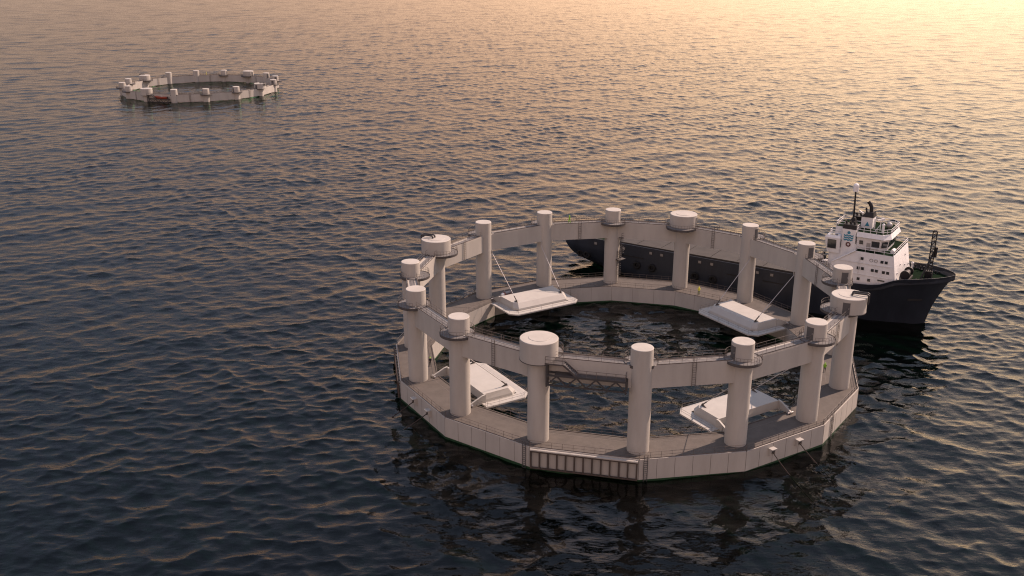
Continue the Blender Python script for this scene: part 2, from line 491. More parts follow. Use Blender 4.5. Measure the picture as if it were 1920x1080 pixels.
def pen_pontoon(root):
    mb = MB(); zg = WL + .30; zb = WL - 4
    for k in range(16):
        a, b = k, k + 1
        mb.quad(P(a, RI, 0), P(b, RI, 0), P(b, RO, 0), P(a, RO, 0), 'deck')
        for r, z0, z1, m_ in ((RO, 0, zg, 'white'), (RO, zg, WL - .9, 'green'), (RO, WL - .9, zb, 'black'), (RI, 0, zg, 'white'), (RI, zg, WL - .9, 'green'), (RI, WL - .9, zb, 'black')):  # black lower walls paint in the water's darkening with depth
            mb.quad(P(a, r, z0), P(b, r, z0), P(b, r, z1), P(a, r, z1), m_)
        mb.quad(P(a, RI, zb), P(b, RI, zb), P(b, RO, zb), P(a, RO, zb), 'green')
        er, et = frame(k + .5); cm = math.cos(math.pi / 16)
        hl = RO * math.sin(math.pi / 16)
        for i in range(6):
            t = -hl + .06 + i * (2 * hl) / 6
            mb.box(L(k + .5, RO * cm + .004, t, (zg) / 2), (.07, .012, -zg - .02), 'seam', (et, er, Vector((0, 0, 1))))
        hi_ = RI * math.sin(math.pi / 16)
        for i in range(3):
            t = -hi_ + .06 + i * (2 * hi_) / 3
            mb.box(L(k + .5, RI * cm - .004, t, (zg) / 2), (.05, .012, -zg - .02), 'seam', (et, er, Vector((0, 0, 1))))
        # rim along both deck edges and one deck seam
        for r, s_ in ((RO, -1), (RI, 1)):
            h2 = r * math.sin(math.pi / 16) - .1
            mb.box(L(k + .5, r * cm + s_ * .1, 0, .05), (2 * h2, .2, .1), 'white' if r == RO else 'deck', (et, er, Vector((0, 0, 1))))
        mb.box(L(k + .5, 42 * cm - 2.2, 0, .004), (14.5, .05, .008), 'seam', (et, er, Vector((0, 0, 1))))
    return mb.build('pontoon', root)
def hinged_platform(root, k):
    er, et = frame(k)
    o = MB()
    fl = [(37.0, -9.1), (28.5, -9.1), (27.0, -7.6), (27.0, 7.6), (28.5, 9.1), (37.0, 9.1), (37.0, 7.4), (35.7, 7.2), (35.7, -7.2), (37.0, -7.4)]
    fl = [(37.0, -9.1), (28.5, -9.1), (27.0, -7.6), (27.0, 7.6), (28.5, 9.1), (37.0, 9.1)]
    lo = [L(k, r, t, -.22) for r, t in fl]; hi = [L(k, r, t, .06) for r, t in fl]
    # plate is hollow towards the deck: only the inner strip and the two sides
    strips = ([(28.9, -9.1), (28.9, 9.1), (28.5, 9.1), (27.0, 7.6), (27.0, -7.6), (28.5, -9.1)],
              [(36.4, -9.1), (36.4, -6.8), (28.9, -6.8), (28.9, -9.1)],
              [(28.9, 9.1), (28.9, 6.9), (36.4, 6.9), (36.4, 9.1)])
    for st in strips:
        o.hexa([L(k, r, t, -.22) for r, t in st], [L(k, r, t, .06) for r, t in st], 'hood')
    part = o.build('hinged_platform', root)
    h = MB()
    base = [(35.9, -7.2), (30.0, -7.2), (28.9, -6.3), (28.9, 6.3), (30.0, 7.2), (35.9, 7.2)]
    mid = [(35.9, -7.15), (30.05, -7.15), (29.0, -6.3), (29.0, 6.3), (30.05, 7.15), (35.9, 7.15)]
    top = [(35.8, -6.9), (30.7, -6.8), (29.9, -6.0), (29.9, 6.0), (30.7, 6.8), (35.8, 6.9)]
    f = lambda ring, z: [L(k, r, t, z) for r, t in ring]
    h.hexa(f(base, .06), f(mid, .55), 'hood')
    h.hexa(f(mid, .5503), f(top, 1.55), 'hood')
    h.build('hood', part)
    for sg in (-1, 1):
        ar = MB()
        sec = [(35.6, -.2), (35.6, 1.55), (36.2, 1.5), (38.75, .4), (38.75, .02), (38.1, .02)]
        t0, t1 = sg * 7.0, sg * 7.35
        q0 = [L(k, r, t0, z) for r, z in sec]; q1 = [L(k, r, t1, z) for r, z in sec]
        ar.hexa(q0, q1, 'hood') if sg > 0 else ar.hexa(q1, q0, 'hood')
        ar.tube(L(k, 38.5, sg * 6.6, .22), L(k, 38.5, sg * 7.8, .22), .16, 'rod', 8)
        ar.build('hinge_arm', part)
        rd = MB()
        a, b = L(k, 30.6, sg * 5.9, 1.85), L(k, 40.3, sg * 6.55, 10.6)
        rd.tube(a, b, .06, 'rod', 8)
        rd.hexa([L(k, r, sg * 5.9 - .06, z) for r, z in ((31.6, 1.56), (30.2, 1.56), (30.5, 2.05))], [L(k, r, sg * 5.9 + .06, z) for r, z in ((31.6, 1.56), (30.2, 1.56), (30.5, 2.05))], 'dark')
        rd.tube(a, a.lerp(b, .1), .12, 'dark', 8)
        rd.hexa([L(k, r, sg * 6.6 - .12, z) for r, z in ((41.2, 11.25), (39.9, 11.25), (40.1, 10.4), (41.2, 10.0))], [L(k, r, sg * 6.6 + .12, z) for r, z in ((41.2, 11.25), (39.9, 11.25), (40.1, 10.4), (41.2, 10.0))], 'white')
        rd.build('stay_rod', part)
    rl = MB()
    rl.railing([L(k, r, t, .06) for r, t in ((36.2, -8.9), (28.6, -8.9), (27.2, -7.5), (27.2, 7.5), (28.6, 8.9), (36.2, 8.9))], .85, 2.8, .022, toe=False)
    rl.build('platform_railing', part)
def fender_frame(root, k, ledge):
    er, et = frame(k); ax = (et, er, Vector((0, 0, 1)))
    b = RO * math.cos(math.pi / 16)
    mb = MB()
    if ledge: mb.box(L(k, b + .27, 0, -.16), (17.4, .54, .2), 'white', ax)
    mb.box(L(k, b + .37, 0, -.40), (17.4, .26, .24), 'brown', ax)
    mb.box(L(k, b + .37, 0, -3.36), (17.4, .26, .22), 'brown', ax)
    for i in range(13):
        t = -8.55 + i * 17.1 / 12
        mb.box(L(k, b + .38, t, -1.86), (.24, .3, 3.1), 'brown', ax)
        for z in (-.55, -3.2): mb.beam(L(k, b, t, z), L(k, b + .26, t, z), .16, .16, 'dark')
    return mb.build('fender_frame', root)
def gangway(root):
    k = 11.5; er, et = frame(k); Zv = Vector((0, 0, 1)); ax = (et, er, Zv)
    r0, r1 = 42.42, 43.9; rm = (r0 + r1) / 2
    mb = MB()
    mb.box(L(k, rm, -.5, 12.75), (11.2, r1 - r0, .3), 'dark', ax)
    for r in (r0 + .1, r1 - .05):
        if r > r1 - .1: mb.beam(L(k, r, -6.2, 11.05), L(k, r, 6.4, 11.05), .2, .26, 'truss')
        mb.beam(L(k, r, -6.2, 12.72), L(k, r, 6.4, 12.72), .2, .26, 'truss')
        xs = [6.3 - i * 12.5 / 8 for i in range(9)]
        for i in range(8 if r > r1 - .1 else 0):
            za, zb = (11.1, 12.65) if i % 2 == 0 else (12.65, 11.1)
            mb.beam(L(k, r, xs[i], za), L(k, r, xs[i + 1], zb), .16, .22, 'truss')
        mb.beam(L(k, r, 6.4, 10.75), L(k, r, 6.4, 14.6), .24, .24, 'truss')
        mb.beam(L(k, r, -6.2, 10.75), L(k, r, -6.2, 12.85), .22, .22, 'truss')
    o = mb.build('access_gangway', root); upper_parts.append(o)
    pf = MB(); pf.box(L(k, rm, 5.2, 14.62), (3.0, r1 - r0, .26), 'dark', ax); pf.build('landing', o)
    st = MB()
    for r in (r0 + .15, r1 - .1):
        st.beam(L(k, r, 3.7, 14.6), L(k, r, 1.6, 12.85), .1, .34, 'dark')
    for i in range(8):
        u = (i + .5) / 8; st.box(L(k, rm, 3.7 - 2.1 * u, 14.6 - 1.75 * u), (.28, r1 - r0 - .3, .05), 'grate', ax)
    for z in (1.0,):
        st.tube(L(k, r1 - .05, 3.7, 14.75 + z), L(k, r1 - .05, 1.6, 12.9 + z), .035, 'rail')
    st.build('stair', o)
    rl = MB()
    rl.railing([L(k, r1 - .05, 1.5, 12.9), L(k, r1 - .05, -6.1, 12.9), L(k, r0 + .1, -6.1, 12.9)], 1.1, 1.5, .04, toe=False)
    rl.build('gangway_railing', o); rl = MB()
    rl.railing([L(k, r1 - .05, 6.6, 14.75), L(k, r1 - .05, 3.8, 14.75)], 1.1, 1.5, .04, toe=False)
    rl.build('gangway_railing', o)
def build_pen():
    root = empty('fish_pen', PC)
    pen_pontoon(root)
    cols = [pen_column(root, k) for k in range(16)]
    for k in range(16): pen_beam(root, k)
    for k in (1.5, 5.5, 9.5, 13.5): hinged_platform(root, k)
    fender_frame(root, 11.5, True); fender_frame(root, 14.5, False)
    gangway(root)
    cm = math.cos(math.pi / 16)
    for k in range(16):
        rl = MB(); h = RO * math.sin(math.pi / 16)
        rl.railing([L(k + .5, RO * cm - .2, -h + .1, .1), L(k + .5, RO * cm - .2, h - .1, .1)], 1.1, 1.75, .03)
        rl.build('deck_railing', root)
        rl = MB(); h = RI * math.sin(math.pi / 16)
        if k in (1, 5, 9, 13): continue
        rl.railing([L(k + .5, RI * cm + .2, -h + .15, .1), L(k + .5, RI * cm + .2, h - .15, .1)], 1.1, 1.9, .024, toe=False)
        rl.build('deck_railing', root)
    # ladders down the outside of the hull
    for k, t in ((11.5, -9.9), (12.5, -7.9), (8.5, 5.2), (15.5, 3.0)):
        kk = k if abs(t) < 8.8 else k - 1
        tt = t if abs(t) < 8.8 else t + 2 * 8.88
        ld = MB(); er, et = frame(kk); b = RO * cm + .18
        ld.ladder(L(kk, b, tt, -4.6), L(kk, b, tt, .9), et, .6, .36, .055, 'dark')
        for z in (-.4, -2.6):
            for s_ in (-.3, .3): ld.tube(L(kk, b, tt + s_, z), L(kk, b - .2, tt + s_, z), .04, 'dark', 5)
        ld.build('hull_ladder', root)
    # mooring brackets on the hull
    for k, t in MOOR:
        mb = MB(); er, et = frame(k); b = RO * cm; ax = (et, er, Vector((0, 0, 1)))
        mb.box(L(k, b + .45, t, -.72), (1.15, .9, .14), 'hood', ax)
        for s_ in (-.48, .48): mb.box(L(k, b + .3, t + s_, -1.35), (.12, .6, 1.12), 'white', ax)
        mb.box(L(k, b + .03, t, -1.35), (.84, .06, 1.1), 'dark', ax)
        mb.tube(L(k, b + .35, t - .42, -1.3), L(k, b + .35, t + .42, -1.3), .2, 'dark', 8)
        mb.build('mooring_bracket', root)
    # caged ladder and landing on the tower near the ship's side
    er, et = frame(3); c = er * RC
    d = (-er * .70 + et * .71).normalized(); sd = Vector((-d.y, d.x, 0))
    lb = MB()
    def at(z, o_=RCOL + .22): return c + d * o_ + Vector((0, 0, z))
    lb.ladder(at(.1), at(8.2), sd, .6, .33, .05, 'dark')
    lb.ladder(at(6.2) + sd * .9, at(12.4) + sd * .9, sd, .6, .33, .05, 'dark')
    for i in range(11):
        p = at(2.4 + i * .55); lb.torus(p + d * .38, .42, .035, 'dark', d, sd, 10, 4)
    for i in range(10):
        p = at(7.6 + i * .5) + sd * .9; lb.torus(p + d * .38, .42, .035, 'dark', d, sd, 10, 4)
    lb.box(at(6.0, RCOL + .55) + sd * .6, (1.1, 2.3, .12), 'dark', (d, sd, Vector((0, 0, 1))))
    lb.box(at(11.4, RCOL + .6) + sd * 1.6, (1.2, 3.2, .14), 'dark', (d, sd, Vector((0, 0, 1))))
    q = at(11.45, RCOL + 1.15)
    lb.railing([q, q + sd * 3.1, q + sd * 3.1 - d * 1.0], 1.1, 1.1, .04, 'dark', toe=False)
    lb.build('caged_ladder', cols[3])
    return root
MOOR = ((13.5, 2.4), (13.5, -3.2), (9.5, -2.6), (9.5, 3.5))
near = build_pen()
tag(near, 'large beige round fish pen riding high with its lower deck and hooded platforms exposed', 'fish pen', 'round fish pens')
far = empty('fish_pen', (-177.98, 575.32, 3.80 - 14.75))
for o in upper_parts:
    c = o.copy(); col.objects.link(c); c.parent = far
    for ch in o.children:
        if ch.name.startswith('caged_ladder'): continue
        g = ch.copy(); col.objects.link(g); g.parent = c
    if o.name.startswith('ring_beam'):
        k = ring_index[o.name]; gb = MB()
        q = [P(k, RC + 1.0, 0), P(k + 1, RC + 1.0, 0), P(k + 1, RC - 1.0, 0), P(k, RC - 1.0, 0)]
        gb.hexa([(p.x, p.y, ZB0 - 2.6) for p in q][::-1], [(p.x, p.y, ZB0 - .28) for p in q][::-1], 'water_tint')  # added band under the beam, its green stands in for water-tinted light
        gb.build('water_tint_band', c)
tag(far, 'distant round fish pen sunk low with only tower tops and ring beam showing', 'fish pen', 'round fish pens')

# ------------------------------------------------------------------ mooring lines
MLAB = ['leftmost black mooring line running from the near pen down into the sea', 'second black mooring line from the left, by the left front hull face',
        'black mooring line from the left of the two brackets at right front of the hull', 'rightmost black mooring line on the pen, from the last bracket at right']
order = [(0, MOOR[0], L(13.5, 50.2, 4.2, -4.6)), (1, MOOR[1], L(13.5, 51.6, -1.8, -4.6)), (2, MOOR[3], L(9.5, 51.0, 3.2, -4.6)), (3, MOOR[2], L(9.5, 50.4, -3.6, -4.6))]
for i, (k, t), end in order:
    mb = MB(); st = L(k, RO * math.cos(math.pi / 16) + .35, t, -1.3)
    e2 = st + (end - st) * 1.5
    pts = [st.lerp(e2, u / 8) - Vector((0, 0, .35 * math.sin(math.pi * u / 8))) for u in range(9)]
    mb.pline([p + PC for p in pts], .08, 'rope', 6)
    o = mb.build('mooring_line')
    tag(o, MLAB[i], 'mooring line', 'mooring lines on the near pen')

# ------------------------------------------------------------------ small winch on the deck
wp = PC + L(1.28, 38.9, 0, 0)
wr = empty('deck_winch', wp, A(1.28))
b = MB(); b.box((0, 0, .18), (1.3, 2.0, .36), 'red'); b.box((.1, -.8, .6), (.8, .16, .9), 'red'); b.box((.1, .8, .6), (.8, .16, .9), 'red'); b.build('winch_base', wr)
b = MB(); b.tube((.1, -.7, .8), (.1, .7, .8), .34, 'grey', 14); b.tube((.1, -.72, .8), (.1, -.62, .8), .5, 'grey', 14); b.tube((.1, .62, .8), (.1, .72, .8), .5, 'grey', 14); b.build('winch_drum', wr)
b = MB(); b.hexa([(-.4, 1.0, .0), (.4, 1.0, .0), (.4, 1.8, .0), (-.4, 1.8, .0)], [(-.3, 1.1, 1.0), (.3, 1.1, 1.0), (.3, 1.7, .8), (-.3, 1.7, .8)], 'helmet'); b.tube((0, 1.0, .9), (-.2, .9, 1.7), .05, 'grey'); b.build('motor_housing', wr)
tag(wr, 'small red and white winch at a tower foot beside the left rear hooded platform', 'winch')

# ------------------------------------------------------------------ people
def person(name, loc, rz, jacket, legs, pose, helmet, label, scale=1.0):
    """one skinned body; pose gives shoulder/arm and leg offsets"""
    me = bpy.data.meshes.new('body'); 
    V = [(0, 0, .95), (0, 0, 1.18), (0, .01, 1.40), (0, .02, 1.52), (0, .03, 1.64), (0, .03, 1.74),
         (.10, 0, .90), (.11, pose['kl'], .50), (.11, pose['fl'], .09), (.12, pose['fl'] + .16, .04),
         (-.10, 0, .90), (-.11, pose['kr'], .50), (-.11, pose['fr'], .09), (-.12, pose['fr'] + .16, .04),
         (.20, 0, 1.42), pose['el'], pose['hl'], (-.20, 0, 1.42), pose['er'], pose['hr']]
    E_ = [(0, 1), (1, 2), (2, 3), (3, 4), (4, 5), (0, 6), (6, 7), (7, 8), (8, 9), (0, 10), (10, 11), (11, 12), (12, 13), (2, 14), (14, 15), (15, 16), (2, 17), (17, 18), (18, 19)]
    rad = [.16, .145, .16, .06, .095, .085, .10, .07, .05, .045, .10, .07, .05, .045, .075, .05, .04, .075, .05, .04]
    me.from_pydata(V, E_, [])
    t = bpy.data.objects.new('body', me); col.objects.link(t)
    sk = t.modifiers.new('s', 'SKIN'); ss = t.modifiers.new('u', 'SUBSURF'); ss.levels = 2; ss.render_levels = 2
    for i, v in enumerate(me.skin_vertices[0].data):
        v.radius = (rad[i] * 1.12, rad[i]); v.use_root = i == 0
    dg = bpy.context.evaluated_depsgraph_get(); dg.update()
    m2 = bpy.data.meshes.new_from_object(t.evaluated_get(dg))
    bpy.data.objects.remove(t)
    m2.materials.clear()
    for q in (jacket, legs, 'skin', 'trouser'): m2.materials.append(M[q])
    hl, hr = Vector(pose['hl']), Vector(pose['hr'])
    for p in m2.polygons:
        z = p.center.z
        hand = min((p.center - hl).length, (p.center - hr).length) < .07
        p.material_index = 2 if hand or z > 1.52 else (3 if z < .12 else (1 if z < .92 and abs(p.center.x) < .24 else 0))
        p.use_smooth = True
    o = bpy.data.objects.new('person', m2); col.objects.link(o)
    o.location = loc; o.rotation_euler = (0, 0, rz); o.scale = (scale,) * 3
    h = MB(); n = 14
    for j in range(4):
        t0, t1 = math.pi / 2 * j / 4, math.pi / 2 * (j + 1) / 4
        for i in range(n):
            a0, a1 = 2 * math.pi * i / n, 2 * math.pi * (i + 1) / n
            g = lambda t_, a: (.115 * math.cos(t_) * math.cos(a), .03 + .135 * math.cos(t_) * math.sin(a), 1.70 + .13 * math.sin(t_))
            h.add([g(t0, a0), g(t0, a1), g(t1, a1), g(t1, a0)], [(0, 1, 2, 3)], helmet, True)
    h.prism([(.14 * math.cos(a), .05 + .18 * math.sin(a)) for a in [2 * math.pi * i / 14 for i in range(14)]], 1.69, 1.705, helmet)
    h.build('hard_hat', o)
    tag(o, label, 'person', 'workers on the fish pens')
    return o
stand = dict(kl=.02, fl=-.02, kr=.03, fr=.0, el=(.27, -.02, 1.15), hl=(.28, .10, .92), er=(-.27, -.02, 1.15), hr=(-.28, .10, .92))
walk = dict(kl=.16, fl=.10, kr=-.02, fr=-.24, el=(.27, -.10, 1.16), hl=(.26, -.02, .92), er=(-.27, .08, 1.16), hr=(-.25, .28, .98))
reach = dict(kl=.03, fl=-.05, kr=.06, fr=.06, el=(.26, .18, 1.2), hl=(.18, .42, 1.12), er=(-.26, .16, 1.2), hr=(-.17, .40, 1.08))
person('w', PC + P(2.36, 41.2, ZB1 + .06), A(2.36) + R(20), 'hivis', 'hivis', walk, 'hivis', 'person in bright green work suit on the high ring walkway at the back', 1.06)
person('w', PC + P(4.37, 38.75, .0), A(4.37) + R(90), 'yellow', 'olive', reach, 'yellow', 'person in yellow and olive clothes at the inner deck rail near the right rear hood', 1.06)
person('w', PC + P(7.646, 39.0, .0), A(7.6) + R(180), 'hivis', 'trouser', stand, 'hivis', 'person in green jacket and dark trousers half hidden behind a right side tower', 1.06)
person('w', PC + P(14.32, 38.7, .0), A(14.3) + R(10), 'trouser', 'trouser', reach, 'hivis', 'person in black clothes standing on the deck at the left, between two towers', 1.06)
person('w', far.location + P(2.36, 41.5, ZB1 + .06), A(2.36), 'yellow', 'yellow', stand, 'yellow', 'person in yellow suit on the ring of the distant pen', 1.06)

# ------------------------------------------------------------------ orange boat at the far pen
bq = far.location + L(11.5, 43.2, -1.6, 12.9)
bo = empty('orange_workboat', bq + Vector((0, 0, .2)), R(-13.7 + 180))
bo.scale = (1.0, .7, .8)
hb = MB()
secs = [(-3.4, .95), (-1.0, 1.1), (1.4, 1.0), (2.8, .6), (3.7, .08)]
for sg in (-1, 1):
    hb.pline([(x, sg * w, .75 + (.35 if x > 2 else 0)) for x, w in secs], .38, 'orange', 10)
hb.hexa([(-3.5, -.7, -.2), (1.8, -.6, -.2), (3.2, 0, -.1), (1.8, .6, -.2), (-3.5, .7, -.2)], [(-3.5, -1.0, .6), (1.8, -.9, .6), (3.6, 0, .8), (1.8, .9, .6), (-3.5, 1.0, .6)], 'orange')
hb.build('hull', bo)
b = MB(); b.hexa([(-.6, -.4, .6), (.4, -.4, .6), (.4, .4, .6), (-.6, .4, .6)], [(-.5, -.35, 1.5), (.1, -.35, 1.7), (.1, .35, 1.7), (-.5, .35, 1.5)], 'grey'); b.build('console', bo)
b = MB(); b.box((3.1 - 6.9, 0, .9), (.5, .5, .9), 'black'); b.box((-3.8, 0, .2), (.25, .2, .9), 'black'); b.build('outboard_motor', bo)
tag(bo, 'small dull orange workboat stowed on the front gangway of the distant pen', 'boat')
SHIP_MARK = 1

# ------------------------------------------------------------------ supply ship
HD = R(-33.5)
SW = Vector((21.985 + 70.627, 184.360 + 23.934, 0))
ship = empty('supply_ship', SW, HD)
def itp(x, t): return float(np.interp(x, [a for a, b in t], [b for a, b in t]))
TOP = [(-92, 8.9), (-30, 8.7), (-15, 8.95), (-11, 9.2), (-8.6, 9.8), (-7, 10.7), (-5.6, 11.4), (-1.5, 11.9), (4.9, 12.4)]
STEM = [(-4, -1.0), (0, 0), (2.5, .5), (5.5, 1.45), (9, 3.0), (12.4, 4.9)]
STERN = [(-4, -78), (-1, -82.5), (0, -84.3), (1.2, -87), (1.9, -89.4), (3.2, -90.8), (5.8, -91.6), (9, -91.9)]
BOW_D = [(0, .05), (.5, .19), (1, .29), (3, .53), (6.3, .78), (10, .95), (13, 1), (200, 1)]
BOW_W = [(0, .01), (3, .2), (6, .36), (12, .64), (20, .88), (28, 1), (200, 1)]
ST_D = [(0, .35), (.6, .55), (2, .75), (5, .92), (9, 1), (200, 1)]
ST_W = [(0, .06), (3, .3), (8, .6), (16, .9), (24, 1), (200, 1)]
HB = 8.3
def half(s, z):
    fz = min(1, max(0, z / 11.0)) ** 1.15
    db = max(0, itp(z, STEM) - s); ds = max(0, s - itp(z, STERN))
    b_ = itp(db, BOW_W) * (1 - fz) + itp(db, BOW_D) * fz
    gz = min(1, max(0, (z) / 5.5)) ** .8
    t_ = itp(ds, ST_W) * (1 - gz) + itp(ds, ST_D) * gz
    bilge = 1.0 if z >= -1 else 1 - .25 * ((-1 - z) / 3) ** 2
    return HB * b_ * t_ * bilge
us = np.concatenate([np.linspace(0, .12, 16)[:-1], np.linspace(.12, .78, 24)[:-1], np.linspace(.78, 1, 30)])
vs_ = [0, .12, .25, .33, .42, .52, .62, .72, .8, .88, .94, 1.0]
def hullpt(u, v, sg, inset=0.0):
    # v runs keel..top; iterate so the top follows the sheer line
    ztop = 9.0
    for _ in range(6):
        z = -3.5 + v * (ztop + 3.5)
        s = itp(z, STERN) + u * (itp(z, STEM) - itp(z, STERN))
        ztop = itp(s, TOP)
    return Vector((s, sg * max(.02, half(s, z) - inset), z))
hm = MB()
for sg in (-1, 1):
    n = len(us); g = [hullpt(u, v, sg) for v in vs_ for u in us]
    f = [(j * n + i, j * n + i + 1, (j + 1) * n + i + 1, (j + 1) * n + i) for j in range(len(vs_) - 1) for i in range(n - 1)]
    if sg > 0: f = [q[::-1] for q in f]
    hm.add(g, f, 'navy', True)
    # inside of the bulwark and its cap rail
    t_out = [hullpt(u, 1, sg) for u in us]; t_in = [hullpt(u, 1, sg, .28) for u in us]
    b_in = [Vector((p.x - .05, p.y, p.z - 1.35)) for p in t_in]
    for i in range(n - 1):
        hm.quad(t_out[i], t_out[i + 1], t_in[i + 1], t_in[i], 'navy')
        hm.quad(t_in[i], t_in[i + 1], b_in[i + 1], b_in[i], 'navy')
# transom closing and decks
for i in range(len(vs_) - 1):
    a0, a1 = hullpt(0, vs_[i], -1), hullpt(0, vs_[i], 1); b0, b1 = hullpt(0, vs_[i + 1], -1), hullpt(0, vs_[i + 1], 1)
    hm.quad(a0, a1, b1, b0, 'navy')
hull = hm.build('hull', ship)
dk = MB()
tops = [(hullpt(u, 1, -1, .25), hullpt(u, 1, 1, .25)) for u in us]
for (p0, p1), (q0, q1) in zip(tops[:-1], tops[1:]):
    m_ = 'sgreen'
    d = Vector((0, 0, -1.25)); dk.quad(p0 + d, q0 + d, q1 + d, p1 + d, m_)
dk.build('deck', hull)
# hatch covers over the hold
hc = MB()
for i in range(8):
    s0 = -75.5 + i * 6.6
    hc.hexa([(s0, -6.9, 7.6), (s0 + 6.45, -6.9, 7.6), (s0 + 6.45, 6.9, 7.6), (s0, 6.9, 7.6)], [(s0, -6.6, 8.75), (s0 + 6.45, -6.6, 8.75), (s0 + 6.45, 6.6, 8.75), (s0, 6.6, 8.75)], 'hatch')
hc.build('hatch_cover', hull)
cg = MB()
for sg in (-1, 1):
    cg.box((-49, sg * 7.35, 8.85), (54, .5, .45), 'hatch')
cg.build('cargo_rail', hull)
for s in (-79.7, -71.6, -64.1, -61.1, -51.0, -47.9, -36.5, -33):
    b = MB(); y = -half(s, 7.6) - .03; b.box((s, y, 7.65), (.95, .1, .85), 'hatch'); b.box((s, y - .02, 7.65), (.7, .1, .6), 'marker'); b.build('hull_marker', hull)
for s in (-84.7, -82.6, -67.7, -63.5, -52.0, -47.3, -38):
    b = MB(); y = -half(s, 3.9) - .25
    b.torus((s, y, 3.9), .72, .34, 'rubber', (1, 0, 0), (0, 0, 1), 18, 8)
    b.beam((s, y - .15, 3.2), (s, y - .15, 4.6), .1, .1, 'black'); b.build('tyre_fender', hull)
for s0, s1 in ((-76, -71.5), (-72, -66), (-58, -53.5), (-44, -39), (-35, -30)):
    b = MB(); y = -half((s0 + s1) / 2, 5.8) - .04; b.box(((s0 + s1) / 2, y, 5.9), (s1 - s0, .14, .22), 'black'); b.build('rubbing_strake', hull)
b = MB(); y = -half(-2.5, 6.2)
n0, n1 = Vector((-3.4, -half(-3.4, 6.3) - .06, 6.3)), Vector((-.7, -half(-.7, 6.3) - .06, 6.3))
b.beam(n0, n1, .12, .5, 'black'); b.build('hawse_slot', hull)
b = MB(); a0, a1 = Vector((.3, -half(.3, 11) - .02, 11.05)), Vector((2.9, -half(2.9, 11) - .04, 11.15)); b.beam(a0, a1, .16, .45, 'black'); b.build('fairlead', hull)

# --- superstructure: lower house
hs = MB()
prof = [(-5.9, 10.2), (-6.15, 11.0), (-7.0, 16.1), (-15.3, 16.1), (-20.2, 12.7), (-20.2, 8.0), (-9.0, 8.0)]
yw = 6.75
lo = [Vector((s, -yw + (.25 if z > 15 else 0), z)) for s, z in prof]; hi = [Vector((s, yw - (.25 if z > 15 else 0), z)) for s, z in prof]
hs.hexa(lo, hi, 'swhite')
for z in (10.95, 13.6):
    for sg in (-1, 1): hs.box((-13.2, sg * (yw + .01), z), (12.5, .1, .09), 'swhite')
for sg in (-1, 1): hs.box((-14.1, sg * (yw + .0), 12.2), (.08, .12, 6.6), 'swhite')
house = hs.build('deckhouse', ship)
def window(parent, c, w, h, X, Z, frame_m='swhite', depth=.07):
    X, Z = Vector(X).normalized(), Vector(Z).normalized(); Y = X.cross(Z).normalized()
    b = MB(); b.box(Vector(c) + Y * depth * .35, (w, .1, h), 'glass', (X, Y, Z)); o = b.build('window', parent)
    f = MB(); c = Vector(c)
    for s_ in (-1, 1):
        f.box(c + X * s_ * (w / 2 + .04) + Y * .05, (.08, .16, h + .16), frame_m, (X, Y, Z))
        f.box(c + Z * s_ * (h / 2 + .04) + Y * .05, (w, .16, .08), frame_m, (X, Y, Z))
    f.build('window_frame', o) if False else None
    return o
SX, SZ = (1, 0, 0), (0, 0, 1)     # starboard wall: outward is -y  (X x Z = -y)
def sy(z): return -yw + .25 * max(0, (z - 11)) / 5.1 - .02
for s, z, w in ((-13.6, 14.6, .62), (-9.3, 14.5, .62), (-8.4, 14.5, .62),
                (-14.2, 12.35, .62), (-13.25, 12.35, .62), (-11.1, 12.3, .62), (-10.2, 12.3, .62), (-8.7, 12.25, .62), (-7.8, 12.25, .62), (-13.9, 9.9, .62), (-11.6, 9.95, .62), (-9.0, 10.3, 1.5)):
    window(house, (s, sy(z), z), w, .62 if w < 1 else .3, SX, SZ)
for s in (-11.6, -10.6):
    b = MB(); b.torus((s, sy(14.5) - .05, 14.5), .34, .06, 'grey', (1, 0, 0), (0, 0, 1), 14, 6); b.build('porthole', house)
# front wall fittings
for y, z in ((3.2, 14.3), (-1.5, 13.2), (2.2, 12.2), (-4.6, 12.0), (5.6, 11.6)):
    b = MB(); x = -6.15 - .167 * (z - 11.0)
    b.box((x + .1, y, z), (.25, .3, .35), 'swhite'); b.build('wall_light', house)
# house-top deck (green) and white rails
b = MB(); b.prism([(-7.15, -6.45), (-7.15, 6.45), (-15.2, 6.45), (-15.2, -6.45)], 16.104, 16.16, 'sgreen'); b.build('house_top_deck', house)
b = MB(); b.railing([(-15.2, -6.42, 16.1), (-7.1, -6.42, 16.1), (-7.1, 6.42, 16.1), (-15.2, 6.42, 16.1)], 1.15, 1.9, .05, 'swhite', toe=False)
b.tube((-15.2, -6.7, 16.2), (-20.0, -6.7, 12.9), .16, 'swhite', 8)
b.build('house_railing', house)
b = MB(); b.tube((-7.9, -4.4, 16.55), (-7.9, -2.7, 16.55), .42, 'swhite', 12); b.box((-7.9, -3.55, 16.2), (.5, 1.5, .3), 'swhite'); b.build('life_raft', house)
